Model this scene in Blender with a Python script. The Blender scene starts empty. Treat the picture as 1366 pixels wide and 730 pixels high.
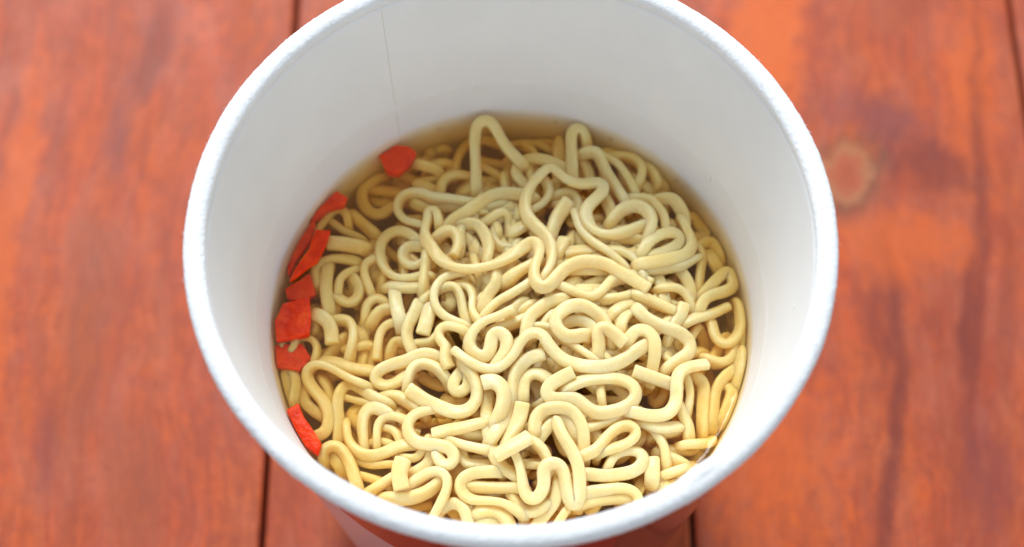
import bpy, bmesh, math, random
import numpy as np
from mathutils import Vector, noise
from mathutils.kdtree import KDTree

random.seed(7)
rng = np.random.default_rng(7)
MM = 0.001
scene = bpy.context.scene
col = scene.collection

# ------------------------------------------------------------------ camera
F, PITCH, CX, CY, CZ = 2300.0, math.radians(64.7249), 0.16, -113.73, 331.70   # px, mm
fw = np.array([0, math.cos(PITCH), -math.sin(PITCH)])
up = np.array([0, math.sin(PITCH), math.cos(PITCH)])
rt = np.array([1.0, 0, 0])
CAM = np.array([CX, CY, CZ])

def ray(px, py):
    """direction (unit view depth) through a pixel of the 1366x730 photograph"""
    return fw + rt * (px - 683) / F - up * (py - 365) / F

def at(px, py, z):
    d = ray(px, py)
    return CAM + d * ((z - CAM[2]) / d[2])

cam = bpy.data.cameras.new('camera')
co = bpy.data.objects.new('camera', cam); col.objects.link(co)
co.location = CAM * MM
co.rotation_euler = (math.pi / 2 - PITCH, 0, 0)
cam.sensor_width = 36; cam.lens = F / 1366 * 36
cam.clip_start = 0.01; cam.clip_end = 50
cam.dof.use_dof = True
cam.dof.focus_distance = 0.272
cam.dof.aperture_fstop = 11.5
scene.camera = co

# ------------------------------------------------------------------ helpers
def tag(o, label=None, cat=None, group=None, kind=None):
    if label: o['label'] = label
    if cat: o['category'] = cat
    if group: o['group'] = group
    if kind: o['kind'] = kind
    return o

def mesh_obj(name, verts, faces, mat, parent=None, smooth=True, loc=None):
    me = bpy.data.meshes.new(name)
    v = np.asarray(verts, float)
    o = bpy.data.objects.new(name, me)
    if loc is not None:
        v = v - np.asarray(loc); o.location = Vector(loc) * MM
    me.from_pydata((v * MM).tolist(), [], faces)
    me.materials.append(mat)
    if smooth:
        me.polygons.foreach_set('use_smooth', [True] * len(me.polygons))
    me.update()
    col.objects.link(o)
    if parent: o.parent = parent
    return o

def empty(name, loc=(0, 0, 0)):
    o = bpy.data.objects.new(name, None); col.objects.link(o)
    o.location = Vector(loc) * MM; o.empty_display_size = 0.01
    return o

def lathe(prof, n=256, closed=False, fn=None):
    V, Fc = [], []
    m = len(prof)
    for i in range(n):
        a = 2 * math.pi * i / n
        for j, (r, z) in enumerate(prof):
            if fn: r, z = fn(a, r, z, j)
            V.append((r * math.cos(a), r * math.sin(a), z))
    for i in range(n):
        k = (i + 1) % n
        for j in range(m if closed else m - 1):
            l = (j + 1) % m
            Fc.append((i * m + j, k * m + j, k * m + l, i * m + l))
    return V, Fc

class NT:
    def __init__(s, name):
        s.mat = bpy.data.materials.new(name); s.mat.use_nodes = True
        s.nt = s.mat.node_tree; s.nt.nodes.clear()
        s.out = s.n('ShaderNodeOutputMaterial')
    def n(s, t, **kw):
        nd = s.nt.nodes.new(t)
        for k, v in kw.items():
            if k.startswith('i_'):
                key = k[2:]
                key = int(key) if key.isdigit() else key.replace('_', ' ')
                s.set(nd.inputs[key], v)
            else: setattr(nd, k, v)
        return nd
    def set(s, inp, v):
        if isinstance(v, bpy.types.NodeSocket): s.nt.links.new(v, inp)
        elif isinstance(v, bpy.types.Node): s.nt.links.new(v.outputs[0], inp)
        else: inp.default_value = v
    def math(s, op, a, b=0.0, clamp=False):
        return s.n('ShaderNodeMath', operation=op, i_0=a, i_1=b, use_clamp=clamp).outputs[0]
    def mix(s, fac, a, b, mode='MIX'):
        nd = s.nt.nodes.new('ShaderNodeMix'); nd.data_type = 'RGBA'; nd.blend_type = mode
        s.set(nd.inputs[0], fac); s.set(nd.inputs[6], a); s.set(nd.inputs[7], b)
        return nd.outputs[2]
    def ramp(s, fac, stops, interp='LINEAR'):
        nd = s.nt.nodes.new('ShaderNodeValToRGB'); cr = nd.color_ramp; cr.interpolation = interp
        while len(cr.elements) < len(stops): cr.elements.new(0.5)
        for e, (p, c) in zip(cr.elements, stops):
            e.position = p; e.color = c if len(c) == 4 else (*c, 1)
        s.set(nd.inputs[0], fac)
        return nd.outputs[0]
    def noise(s, vec, scale, detail=3, rough=0.5, dist=0.0):
        nd = s.n('ShaderNodeTexNoise', i_Scale=scale, i_Detail=detail, i_Roughness=rough, i_Distortion=dist)
        s.set(nd.inputs['Vector'], vec)
        return nd
    def map(s, vec, scale=(1, 1, 1), loc=(0, 0, 0), rot=(0, 0, 0)):
        return s.n('ShaderNodeMapping', i_Vector=vec, i_Scale=scale, i_Location=loc, i_Rotation=rot).outputs[0]

ZB_ = 72.9
def G(v): return (v, v, v, 1)

# ------------------------------------------------------------------ materials
def noodle_material():
    m = NT('noodle')
    oi = m.n('ShaderNodeObjectInfo')
    pos = m.n('ShaderNodeNewGeometry').outputs['Position']
    big = m.noise(pos, 260, 3).outputs[0]
    fine = m.noise(pos, 2600, 3, 0.6).outputs[0]
    c = m.ramp(m.math('ADD', m.math('MULTIPLY', big, 0.75), m.math('MULTIPLY', oi.outputs['Random'], 0.25)),
               [(0.25, (0.94, 0.705, 0.285)), (0.5, (0.96, 0.76, 0.365)), (0.75, (0.97, 0.815, 0.47))])
    # paler towards the top of the heap, yellower down at the broth
    zpos = m.n('ShaderNodeSeparateXYZ', i_Vector=pos).outputs[2]
    pale_top = m.n('ShaderNodeMapRange', i_Value=m.math('ADD', zpos, m.math('MULTIPLY', m.math('SUBTRACT', big, 0.5), 0.004)))
    pale_top.inputs['From Min'].default_value = (ZB_ + 1.0) * MM; pale_top.inputs['From Max'].default_value = (ZB_ + 6.0) * MM
    c = m.mix(m.math('MULTIPLY', pale_top.outputs[0], 0.3), c, (0.955, 0.835, 0.55, 1))
    c = m.mix(m.math('MULTIPLY', m.ramp(fine, [(0.35, (1, 1, 1)), (0.55, (0, 0, 0))]), 0.12), c, (0.74, 0.55, 0.22, 1))
    bmp = m.n('ShaderNodeBump', i_Strength=0.16, i_Distance=0.0003, i_Height=fine)
    bmp2 = m.n('ShaderNodeBump', i_Strength=0.25, i_Distance=0.001, i_Height=m.noise(pos, 650, 2).outputs[0], i_Normal=bmp)
    p = m.n('ShaderNodeBsdfPrincipled', i_Base_Color=c, i_Roughness=0.38, i_Normal=bmp2)
    p.inputs['Subsurface Weight'].default_value = 0.9
    p.inputs['Subsurface Radius'].default_value = (1.0, 0.8, 0.45)
    p.inputs['Subsurface Scale'].default_value = 0.0017
    p.inputs['Coat Weight'].default_value = 0.12
    p.inputs['Coat Roughness'].default_value = 0.12
    p.inputs['Specular IOR Level'].default_value = 0.35
    tl = m.n('ShaderNodeBsdfTranslucent', i_Color=(0.99, 0.90, 0.62, 1), i_Normal=bmp2)
    m.set(m.out.inputs[0], m.n('ShaderNodeMixShader', i_0=0.12, i_1=p, i_2=tl))
    return m.mat

def carrot_material():
    m = NT('carrot')
    pos = m.n('ShaderNodeNewGeometry').outputs['Position']
    a = m.noise(pos, 420, 4, 0.6).outputs[0]
    c = m.ramp(a, [(0.3, (0.66, 0.022, 0.0)), (0.55, (0.86, 0.055, 0.0)), (0.8, (0.94, 0.13, 0.0))])
    bmp = m.n('ShaderNodeBump', i_Strength=0.5, i_Distance=0.0005, i_Height=m.noise(pos, 1500, 3, 0.6).outputs[0])
    p = m.n('ShaderNodeBsdfPrincipled', i_Base_Color=c, i_Roughness=0.3, i_Normal=bmp)
    p.inputs['Subsurface Weight'].default_value = 0.6
    p.inputs['Specular IOR Level'].default_value = 0.22
    p.inputs['Subsurface Radius'].default_value = (1.0, 0.25, 0.06)
    p.inputs['Subsurface Scale'].default_value = 0.0012
    m.set(m.out.inputs[0], p)
    return m.mat

def foam_material(name, rim):
    m = NT(name)
    pos = m.n('ShaderNodeNewGeometry').outputs['Position']
    n1 = m.noise(pos, 1500 if rim else 420, 4, 0.62).outputs[0]
    n2 = m.noise(pos, 90, 3).outputs[0]
    c = m.ramp(n2, [(0.3, (0.83, 0.855, 0.89)), (0.7, (0.87, 0.895, 0.93))])
    if rim:
        bmp = m.n('ShaderNodeBump', i_Strength=0.5, i_Distance=0.0004, i_Height=n1)
    else:
        # smooth coated paper, a few tiny blisters
        vo = m.n('ShaderNodeTexVoronoi', i_Scale=170.0); m.set(vo.inputs['Vector'], m.map(pos, (1.5, 1.5, 0.8)))
        spots = m.ramp(vo.outputs['Distance'], [(0.05, (1, 1, 1)), (0.13, (0, 0, 0))])
        pick = m.ramp(m.noise(pos, 75, 2).outputs[0], [(0.56, (0, 0, 0)), (0.66, (1, 1, 1))])
        h = m.math('ADD', m.math('MULTIPLY', n1, 0.10), m.math('MULTIPLY', m.math('MULTIPLY', spots, pick), 0.35))
        bmp = m.n('ShaderNodeBump', i_Strength=0.5, i_Distance=0.0008, i_Height=h)
    p = m.n('ShaderNodeBsdfPrincipled', i_Base_Color=c, i_Roughness=0.55 if not rim else 0.75, i_Normal=bmp)
    p.inputs['Subsurface Weight'].default_value = 0.25
    p.inputs['Subsurface Radius'].default_value = (1, 0.95, 0.9)
    p.inputs['Subsurface Scale'].default_value = 0.0008
    m.set(m.out.inputs[0], p)
    return m.mat

def sleeve_material():
    m = NT('printed_sleeve')
    pos = m.n('ShaderNodeNewGeometry').outputs['Position']
    sep = m.n('ShaderNodeSeparateXYZ', i_Vector=pos)
    x, y, z = sep.outputs
    ang = m.math('ARCTAN2', x, m.math('MULTIPLY', y, -1.0))        # 0 towards the camera, + to the right
    # red area: its lower edge sweeps down from left to right
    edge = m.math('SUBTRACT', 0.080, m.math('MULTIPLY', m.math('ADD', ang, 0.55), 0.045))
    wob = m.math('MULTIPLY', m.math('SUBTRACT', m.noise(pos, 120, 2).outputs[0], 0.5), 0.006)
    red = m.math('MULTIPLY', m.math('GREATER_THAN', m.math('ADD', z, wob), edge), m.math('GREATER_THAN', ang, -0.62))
    c = m.mix(red, (0.55, 0.47, 0.52, 1), (0.33, 0.010, 0.010, 1))  # white and red of the print, both darkened by shade mixed into the colour
    # slanted film reflections painted into the colour, right side of the print
    st = m.math('SINE', m.math('ADD', m.math('MULTIPLY', ang, 62.0), m.math('MULTIPLY', z, 2600.0)))
    stn = m.math('MULTIPLY', m.math('GREATER_THAN', m.math('ADD', st, m.math('MULTIPLY', m.noise(pos, 300, 2).outputs[0], 1.2)), 1.05),
                 m.math('GREATER_THAN', ang, 0.38))
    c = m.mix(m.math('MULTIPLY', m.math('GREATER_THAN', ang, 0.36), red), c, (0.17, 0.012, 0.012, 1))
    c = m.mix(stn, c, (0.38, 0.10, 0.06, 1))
    p = m.n('ShaderNodeBsdfPrincipled', i_Base_Color=c, i_Roughness=0.25)
    p.inputs['Coat Weight'].default_value = 0.3
    m.set(m.out.inputs[0], p)
    return m.mat

def broth_material():
    m = NT('broth')
    pos = m.n('ShaderNodeNewGeometry').outputs['Position']
    bmp = m.n('ShaderNodeBump', i_Strength=0.35, i_Distance=0.0008, i_Height=m.noise(pos, 190, 2).outputs[0])
    fr = m.n('ShaderNodeFresnel', i_IOR=1.34, i_Normal=bmp)
    tr = m.n('ShaderNodeBsdfTransparent')
    gl = m.n('ShaderNodeBsdfGlossy', i_Roughness=0.05, i_Normal=bmp)
    geo = m.n('ShaderNodeNewGeometry')
    fac = m.math('MULTIPLY', fr, m.math('SUBTRACT', 1.0, geo.outputs['Backfacing']))
    mx = m.n('ShaderNodeMixShader', i_0=fac, i_1=tr, i_2=gl)
    m.set(m.out.inputs['Surface'], mx)
    ab = m.n('ShaderNodeVolumeAbsorption', i_Color=(0.96, 0.70, 0.0, 1), i_Density=175.0)
    sc = m.n('ShaderNodeVolumeScatter', i_Color=(1.0, 0.79, 0.36, 1), i_Density=52.0, i_Anisotropy=0.4)
    m.set(m.out.inputs['Volume'], m.n('ShaderNodeAddShader', i_0=ab, i_1=sc))
    return m.mat

def wood_material():
    m = NT('stained_wood')
    oi = m.n('ShaderNodeObjectInfo')
    pos = m.n('ShaderNodeNewGeometry').outputs['Position']
    warp = m.noise(pos, 14, 3, 0.55)
    wv = m.n('ShaderNodeVectorMath', operation='SUBTRACT', i_0=warp.outputs['Color'], i_1=(0.5, 0.5, 0.5))
    wv = m.n('ShaderNodeVectorMath', operation='SCALE', i_0=wv); wv.inputs['Scale'].default_value = 0.022
    wp = m.n('ShaderNodeVectorMath', operation='ADD', i_0=pos, i_1=wv).outputs[0]
    off = m.n('ShaderNodeCombineXYZ', i_X=0.0, i_Y=m.math('MULTIPLY', oi.outputs['Random'], 3.0), i_Z=m.math('MULTIPLY', oi.outputs['Random'], 5.0))
    gp = m.n('ShaderNodeVectorMath', operation='ADD', i_0=wp, i_1=off).outputs[0]
    # the knot pushes the grain aside
    K = at(1132, 236, 0) * MM
    kd = m.n('ShaderNodeVectorMath', operation='DISTANCE', i_0=m.map(wp, (1.0, 0.8, 1)), i_1=(K[0], K[1] * 0.8, 0)).outputs['Value']
    def band(sx, sy, detail=3, rough=0.55):
        return m.noise(m.map(gp, (sx, sy, sx)), 1.0, detail, rough).outputs[0]
    broad = band(38, 7, 3)
    mid = band(150, 16, 4)
    fine = band(900, 60, 4, 0.65)
    blot = m.noise(m.map(gp, (1.5, 0.8, 1)), 45, 4, 0.6).outputs[0]
    mott = m.noise(m.map(gp, (1.3, 0.9, 1)), 240, 4, 0.65).outputs[0]
    c = m.ramp(broad, [(0.28, (0.45, 0.068, 0.024)), (0.45, (0.52, 0.088, 0.027)), (0.58, (0.60, 0.092, 0.018)), (0.74, (0.47, 0.096, 0.036))])
    c = m.mix(m.math('MULTIPLY', m.ramp(mid, [(0.40, (0, 0, 0)), (0.62, (1, 1, 1))]), 0.55), c, (0.33, 0.066, 0.034, 1))
    c = m.mix(m.math('MULTIPLY', m.ramp(blot, [(0.48, (0, 0, 0)), (0.7, (1, 1, 1))]), 0.5), c, (0.66, 0.15, 0.032, 1))
    c = m.mix(m.math('MULTIPLY', m.ramp(fine, [(0.42, (0, 0, 0)), (0.60, (1, 1, 1))]), 0.5), c, (0.27, 0.05, 0.026, 1))
    c = m.mix(m.math('MULTIPLY', m.ramp(mott, [(0.45, (0, 0, 0)), (0.68, (1, 1, 1))]), 0.45), c, (0.29, 0.056, 0.028, 1))
    c = m.mix(m.math('MULTIPLY', m.ramp(mott, [(0.30, (1, 1, 1)), (0.45, (0, 0, 0))]), 0.35), c, (0.62, 0.12, 0.02, 1))
    worn = m.noise(m.map(gp, (2.2, 0.7, 1)), 60, 5, 0.7).outputs[0]
    c = m.mix(m.math('MULTIPLY', m.ramp(worn, [(0.46, (0, 0, 0)), (0.66, (1, 1, 1))]), 0.28), c, (0.56, 0.19, 0.12, 1))
    grit = m.noise(m.map(gp, (1, 0.8, 1)), 900, 3, 0.7).outputs[0]
    c = m.mix(m.math('MULTIPLY', m.ramp(grit, [(0.5, (0, 0, 0)), (0.66, (1, 1, 1))]), 0.35), c, (0.26, 0.05, 0.03, 1))
    # figure of this particular wood: soft darker and paler flames, each with its own place on the boards
    def flame(px, py, wpx, hpx, slope, colour, amount):
        nonlocal c
        P = at(px, py, 0) * MM; w = wpx / 6.2e3; h = hpx / 5.6e3
        loc = m.n('ShaderNodeVectorMath', operation='SUBTRACT', i_0=wp, i_1=(P[0], P[1], 0)).outputs[0]
        lp = m.map(loc, (1 / w, 1 / h, 0), rot=(0, 0, 0)) if not slope else m.n('ShaderNodeVectorMath', operation='MULTIPLY',
             i_0=m.n('ShaderNodeVectorRotate', rotation_type='Z_AXIS', i_Vector=loc, i_Angle=slope).outputs[0], i_1=(1 / w, 1 / h, 0)).outputs[0]
        d = m.n('ShaderNodeVectorMath', operation='LENGTH', i_0=lp).outputs['Value']
        d = m.math('ADD', d, m.math('MULTIPLY', m.math('SUBTRACT', m.math('ADD', m.math('MULTIPLY', blot, 0.7), m.math('MULTIPLY', mott, 0.5)), 0.6), 2.4))
        k = m.ramp(d, [(0.25, (1, 1, 1)), (1.0, (0, 0, 0))], 'EASE')
        c = m.mix(m.math('MULTIPLY', k, amount), c, (*colour, 1))
    purple = (0.20, 0.052, 0.055); brown = (0.30, 0.075, 0.035); orange = (0.68, 0.125, 0.015); dark = (0.17, 0.03, 0.022)
    flame(185, 90, 26, 130, 0.1, dark, 0.55)
    flame(160, 190, 26, 90, -0.2, purple, 0.5)
    flame(120, 420, 60, 200, 0.0, brown, 0.5)
    flame(60, 600, 30, 120, 0.0, purple, 0.35)
    flame(15, 330, 30, 300, 0.0, orange, 0.6)
    flame(180, 640, 40, 120, 0.0, brown, 0.5)
    flame(1010, 60, 70, 200, 0.1, orange, 0.9)
    flame(1290, 120, 50, 200, 0.1, orange, 0.6)
    flame(1040, 640, 120, 150, 0.1, orange, 0.5)
    flame(1175, 175, 120, 60, 0.5, purple, 0.7)
    flame(1245, 235, 110, 46, 0.6, dark, 0.6)
    flame(1190, 560, 22, 330, 0.12, dark, 0.75)
    flame(1300, 300, 18, 420, 0.1, dark, 0.6)
    flame(1170, 440, 14, 120, 0.1, dark, 0.5)
    flame(1290, 280, 12, 260, 0.12, dark, 0.35)
    flame(1345, 420, 14, 240, 0.05, dark, 0.35)
    flame(1330, 640, 60, 120, 0.0, purple, 0.4)
    flame(1210, 330, 120, 60, 0.1, orange, 0.55)
    flame(1180, 20, 60, 60, 0.0, brown, 0.3)
    # knot: tan rings round a red heart
    kdn = m.math('ADD', m.math('MULTIPLY', kd, 1 / 0.0095), m.math('MULTIPLY', m.math('SUBTRACT', m.math('ADD', m.math('MULTIPLY', mott, 0.5), m.math('MULTIPLY', blot, 0.5)), 0.5), 1.6))
    rings = m.ramp(kdn, [(0.0, (0.36, 0.075, 0.035)), (0.35, (0.42, 0.10, 0.045)), (0.60, (0.42, 0.17, 0.075)), (0.74, (0.17, 0.06, 0.03)), (1.0, (0.38, 0.12, 0.05))])
    km = m.ramp(m.math('ADD', kdn, m.math('MULTIPLY', m.math('SUBTRACT', blot, 0.5), 0.5)), [(0.62, (1, 1, 1)), (1.05, (0, 0, 0))])
    c = m.mix(m.math('MULTIPLY', km, 0.9), c, rings)
    h = m.math('ADD', m.math('MULTIPLY', fine, 0.6), m.math('MULTIPLY', blot, 0.6))
    bmp = m.n('ShaderNodeBump', i_Strength=0.35, i_Distance=0.0006, i_Height=h)
    ro = m.ramp(blot, [(0.3, G(0.42)), (0.7, G(0.60))])
    p = m.n('ShaderNodeBsdfPrincipled', i_Base_Color=c, i_Roughness=ro, i_Normal=bmp)
    p.inputs['Specular IOR Level'].default_value = 0.26
    m.set(m.out.inputs[0], p)
    return m.mat

M_NOODLE, M_CARROT = noodle_material(), carrot_material()
M_FOAM, M_RIM, M_SLEEVE = foam_material('cup_paper', False), foam_material('cup_rim', True), sleeve_material()
M_BROTH, M_WOOD = broth_material(), wood_material()

def plain(name, c, r):
    m = NT(name)
    pos = m.n('ShaderNodeNewGeometry').outputs['Position']
    k = m.noise(pos, 60, 3).outputs[0]
    p = m.n('ShaderNodeBsdfPrincipled', i_Base_Color=m.mix(k, (*[q * 0.8 for q in c], 1), (*c, 1)), i_Roughness=r)
    m.set(m.out.inputs[0], p); return m.mat
M_UNDER = plain('under_board', (0.06, 0.02, 0.012), 0.8)
M_SEAM = plain('seam_glue', (0.76, 0.73, 0.66), 0.5)

# ------------------------------------------------------------------ table
table = empty('wooden_table', (0, 0, -22))
tag(table, 'red orange stained wooden tabletop of broad boards under the cup', 'table')
edges = [-304, -219.5, -134.5, -49.3, 36.0, 114.6, 199, 284]
for a, b in zip(edges[:-1], edges[1:]):
    g = 0.55; x0, x1, y0, y1, zb, e = a + g, b - g, -230, 320, -20, 0.7
    prof = [(x0, zb), (x0, -e), (x0 + e * 0.3, -e * 0.3), (x0 + e, 0), (x1 - e, 0), (x1 - e * 0.3, -e * 0.3), (x1, -e), (x1, zb)]
    ny = 60
    V, Fc = [], []
    for i in range(ny + 1):
        y = y0 + (y1 - y0) * i / ny
        for j, (x, z) in enumerate(prof):
            wob = 0.35 * noise.noise(Vector((a if j < 4 else b, y * 0.03, 0)))
            V.append((x + wob, y, z))
    n = len(prof)
    for i in range(ny):
        for j in range(n):
            l = (j + 1) % n
            Fc.append((i * n + j, i * n + l, (i + 1) * n + l, (i + 1) * n + j))
    Fc.append(tuple(range(n))[::-1]); Fc.append(tuple(ny * n + j for j in range(n)))
    o = mesh_obj('board', V, Fc, M_WOOD, None, smooth=False, loc=((a + b) / 2, 0, 0))
    o.parent = table; o.matrix_parent_inverse.identity(); o.location = o.location - table.location
for yb in (-180, 45, 270):
    x0, x1, y0, y1, z0, z1 = -300, 280, yb - 45, yb + 45, -42, -20.05
    V = [(x, y, z) for x in (x0, x1) for y in (y0, y1) for z in (z0, z1)]
    Fc = [(0, 1, 3, 2), (4, 6, 7, 5), (0, 4, 5, 1), (2, 3, 7, 6), (0, 2, 6, 4), (1, 5, 7, 3)]
    o = mesh_obj('batten', V, Fc, M_UNDER, None, smooth=False, loc=(0, yb, -31))
    o.parent = table; o.location = o.location - table.location

# ------------------------------------------------------------------ cup
HC, RB = 107.0, 34.0
ZB, RBR = 72.9, 39.43
def r_in(z): return 44.8 + (RBR - 44.8) * (104 - z) / (104 - ZB) if z > ZB - 8 else max(33.0, RBR - (ZB - z) * 0.11)
def r_out(z): return RB + (45.6 - RB) * z / 104
cup = empty('noodle_cup', (0, 0, 0))
tag(cup, 'open white foam paper cup with red printed sleeve, holding noodles in broth', 'cup')
prof = [(0.01, 1.0), (RB - 2, 1.0), (RB - 1.5, 0.2), (RB, 0.2), (RB, 1.0)]
prof += [(r_out(z), z) for z in np.linspace(4, 103.6, 24)]
prof += [(45.9, 105.0)]
inner = [(r_in(104.2), 104.2)]
for z in np.linspace(103, 82.0, 22): inner.append((r_in(z), z))
for z, dr in ((81.6, 0.0), (81.0, -0.04), (80.4, -0.09), (79.8, -0.07), (79.0, 0.0), (78, 0.0)): inner.append((r_in(z) + dr, z))
for z in np.linspace(76, 6, 30): inner.append((r_in(z), z))
inner += [(r_in(6) - 1, 4.2), (r_in(6) - 3, 3.5), (0.01, 3.5)]
prof += inner
def cupfn(a, r, z, j):
    if r < 1: return r, z
    k = noise.noise(Vector((math.cos(a) * 1.4, math.sin(a) * 1.4, z * 0.03)))
    return r + 0.12 * k, z
V, Fc = lathe(prof, 320, fn=cupfn)
o = mesh_obj('wall', V, Fc, M_FOAM, cup)
# bead of the rim, slightly fuzzy and uneven
rp = []
for t in np.linspace(0, 2 * math.pi, 36, endpoint=False):
    ct, st = math.cos(t), math.sin(t)
    rp.append((46.35 + 1.65 * abs(ct) ** 0.85 * math.copysign(1, ct), 105.15 + 1.45 * abs(st) ** 0.85 * math.copysign(1, st)))
NOT = at(926, 612, 106.5); NA = math.atan2(NOT[1], NOT[0])
def rimfn(a, r, z, j):
    c, s = math.cos(a), math.sin(a)
    p = Vector((c * r, s * r, z))
    d = 0.04 * noise.noise(p * 0.9) + 0.06 * noise.noise(p * 2.2) + 0.05 * noise.noise(p * 6.0) + 0.10 * noise.noise(p * 0.13)
    t = 2 * math.pi * j / 36
    da = abs((a - NA + math.pi) % (2 * math.pi) - math.pi) * 46
    if da < 3.5: d += 0.45 * (1 - da / 3.5) ** 0.7 * (1 if math.cos(t) < 0 else 0)
    return r + d * math.cos(t), z + d * math.sin(t)
V, Fc = lathe(rp, 1100, closed=True, fn=rimfn)
mesh_obj('rim', V, Fc, M_RIM, cup)
# loose fibres standing off the rim
FV, FF = [], []
for k in range(150):
    a = random.uniform(0, 2 * math.pi); ph = random.uniform(-0.2, math.pi * 0.9)
    r0, z0 = 46.35 + 1.65 * math.cos(ph), 105.15 + 1.45 * math.sin(ph)
    base = np.array([r0 * math.cos(a), r0 * math.sin(a), z0])
    nrm = np.array([math.cos(ph) * math.cos(a), math.cos(ph) * math.sin(a), math.sin(ph)])
    tg = np.array([-math.sin(a), math.cos(a), 0]) * random.choice((-1, 1))
    L = random.uniform(0.25, 0.75); w = 0.045
    pts = [base - nrm * 0.1, base + nrm * L * 0.4 + tg * L * 0.3, base + nrm * L * 0.6 + tg * L]
    i0 = len(FV)
    for q, p in enumerate(pts):
        ww = w * (1 - 0.35 * q)
        for m_ in range(3):
            an = 2 * math.pi * m_ / 3
            FV.append(p + ww * (math.cos(an) * np.cross(nrm, tg) + math.sin(an) * nrm))
    for q in range(2):
        for m_ in range(3):
            n_ = (m_ + 1) % 3
            FF.append((i0 + q * 3 + m_, i0 + q * 3 + n_, i0 + q * 3 + 3 + n_, i0 + q * 3 + 3 + m_))
    FF.append((i0 + 6, i0 + 7, i0 + 8))
tag(mesh_obj('fibre_fuzz', FV, FF, M_RIM, cup), kind='stuff')
# printed outer sleeve, a closed thin shell
zs = list(np.linspace(3, 101.8, 20))
prof = [(r_out(z) + 0.35, z) for z in zs] + [(r_out(z) + 0.02, z) for z in zs[::-1]]
V, Fc = lathe(prof, 256, closed=True, fn=lambda a, r, z, j: (r + 0.12 * noise.noise(Vector((math.cos(a) * 1.4, math.sin(a) * 1.4, z * 0.03))), z))
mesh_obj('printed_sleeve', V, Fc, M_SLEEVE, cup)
# glued seam running down the inside wall: a low ridge
SV, SF = [], []
sl = [(508, 14), (514, 50), (520, 95), (527, 140), (531, 172)]
def on_wall(px, py):
    d = ray(px, py); lo, hi = 150.0, 420.0
    for t in np.arange(200, 420, 0.5):
        p = CAM + d * t
        if p[2] < 104 and p[1] > 0 and math.hypot(p[0], p[1]) > r_in(p[2]): return p
    return p
A0, A1 = on_wall(*sl[0]), on_wall(*sl[3])
a0, a1 = math.atan2(A0[1], A0[0]), math.atan2(A1[1], A1[0])
zz = np.linspace(103.6, 60, 40)
for i, z in enumerate(zz):
    a = a0 + (a1 - a0) * (A0[2] - z) / (A0[2] - A1[2]) + 0.003 * noise.noise(Vector((z * 0.1, 0, 0)))
    for (da, dr) in ((-0.0022, 0.06), (-0.001, -0.025), (0.0, -0.04), (0.0008, -0.015), (0.0016, 0.06)):
        r = r_in(z) + dr + 0.12 * noise.noise(Vector((math.cos(a) * 1.4, math.sin(a) * 1.4, z * 0.03)))
        SV.append((r * math.cos(a + da), r * math.sin(a + da), z))
for i in range(len(zz) - 1):
    for j in range(4): SF.append((i * 5 + j, i * 5 + j + 1, i * 5 + 6 + j, i * 5 + 5 + j))
mesh_obj('seam', SV, SF, M_SEAM, cup)

# ------------------------------------------------------------------ broth (closed body, meniscus at the wall)
bp = [(0.01, ZB)] + [(r, ZB) for r in np.linspace(3, 36, 12)] + [(37.4, ZB + 0.03), (38.3, ZB + 0.12), (38.9, ZB + 0.35), (39.3, ZB + 0.75), (r_in(ZB + 1.0) + 0.02, ZB + 1.0)]
bp += [(r_in(z) + 0.03, z) for z in np.linspace(ZB - 1, 8, 20)] + [(r_in(8) - 2, 4.5), (0.01, 4.3)]
V, Fc = lathe(bp, 192, fn=lambda a, r, z, j: (r + (0.12 * noise.noise(Vector((math.cos(a) * 1.4, math.sin(a) * 1.4, z * 0.03))) if r > 30 else 0), z))
Fc = [f[::-1] for f in Fc]
o = mesh_obj('broth', V, Fc, M_BROTH)
bm = bmesh.new(); bm.from_mesh(o.data); bmesh.ops.recalc_face_normals(bm, faces=bm.faces); bm.to_mesh(o.data); bm.free()
tag(o, 'clear golden brown broth filling the cup around the noodles', 'broth', kind='stuff')

# ------------------------------------------------------------------ noodles
TILES = {'A1': (355, 145), 'A2': (575, 145), 'A3': (790, 145), 'B1': (355, 281), 'B2': (575, 281), 'B3': (790, 281),
         'C1': (355, 417), 'C2': (575, 417), 'C3': (790, 417), 'D1': (355, 553), 'D2': (575, 553), 'D3': (790, 553)}
def parse(s):
    out = []
    for seg in s.split('|'):
        t = seg.split()
        ox, oy = TILES[t[0]]
        for q in t[1:]:
            v = [float(x) for x in q.split(',')]
            out.append((ox + v[0] / 5, oy + v[1] / 5, v[2] if len(v) > 2 else 0.0))
    return out
def sstep(a, b, x):
    t = min(1, max(0, (x - a) / (b - a))); return t * t * (3 - 2 * t)
def heap(px, py):
    h = 4.9 * math.exp(-((px - 745) / 195) ** 2 - ((py - 425) / 190) ** 2) - 0.4
    h -= 1.9 * sstep(885, 950, px)
    h -= 1.7 * sstep(600, 470, px) + 1.1 * sstep(400, 230, py)
    h += 1.8 * math.exp(-((px - 690) / 150) ** 2 - ((py - 620) / 70) ** 2)
    h -= 0.8 * sstep(430, 370, px)
    h -= 1.5 * sstep(240, 170, py)
    return h

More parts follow.
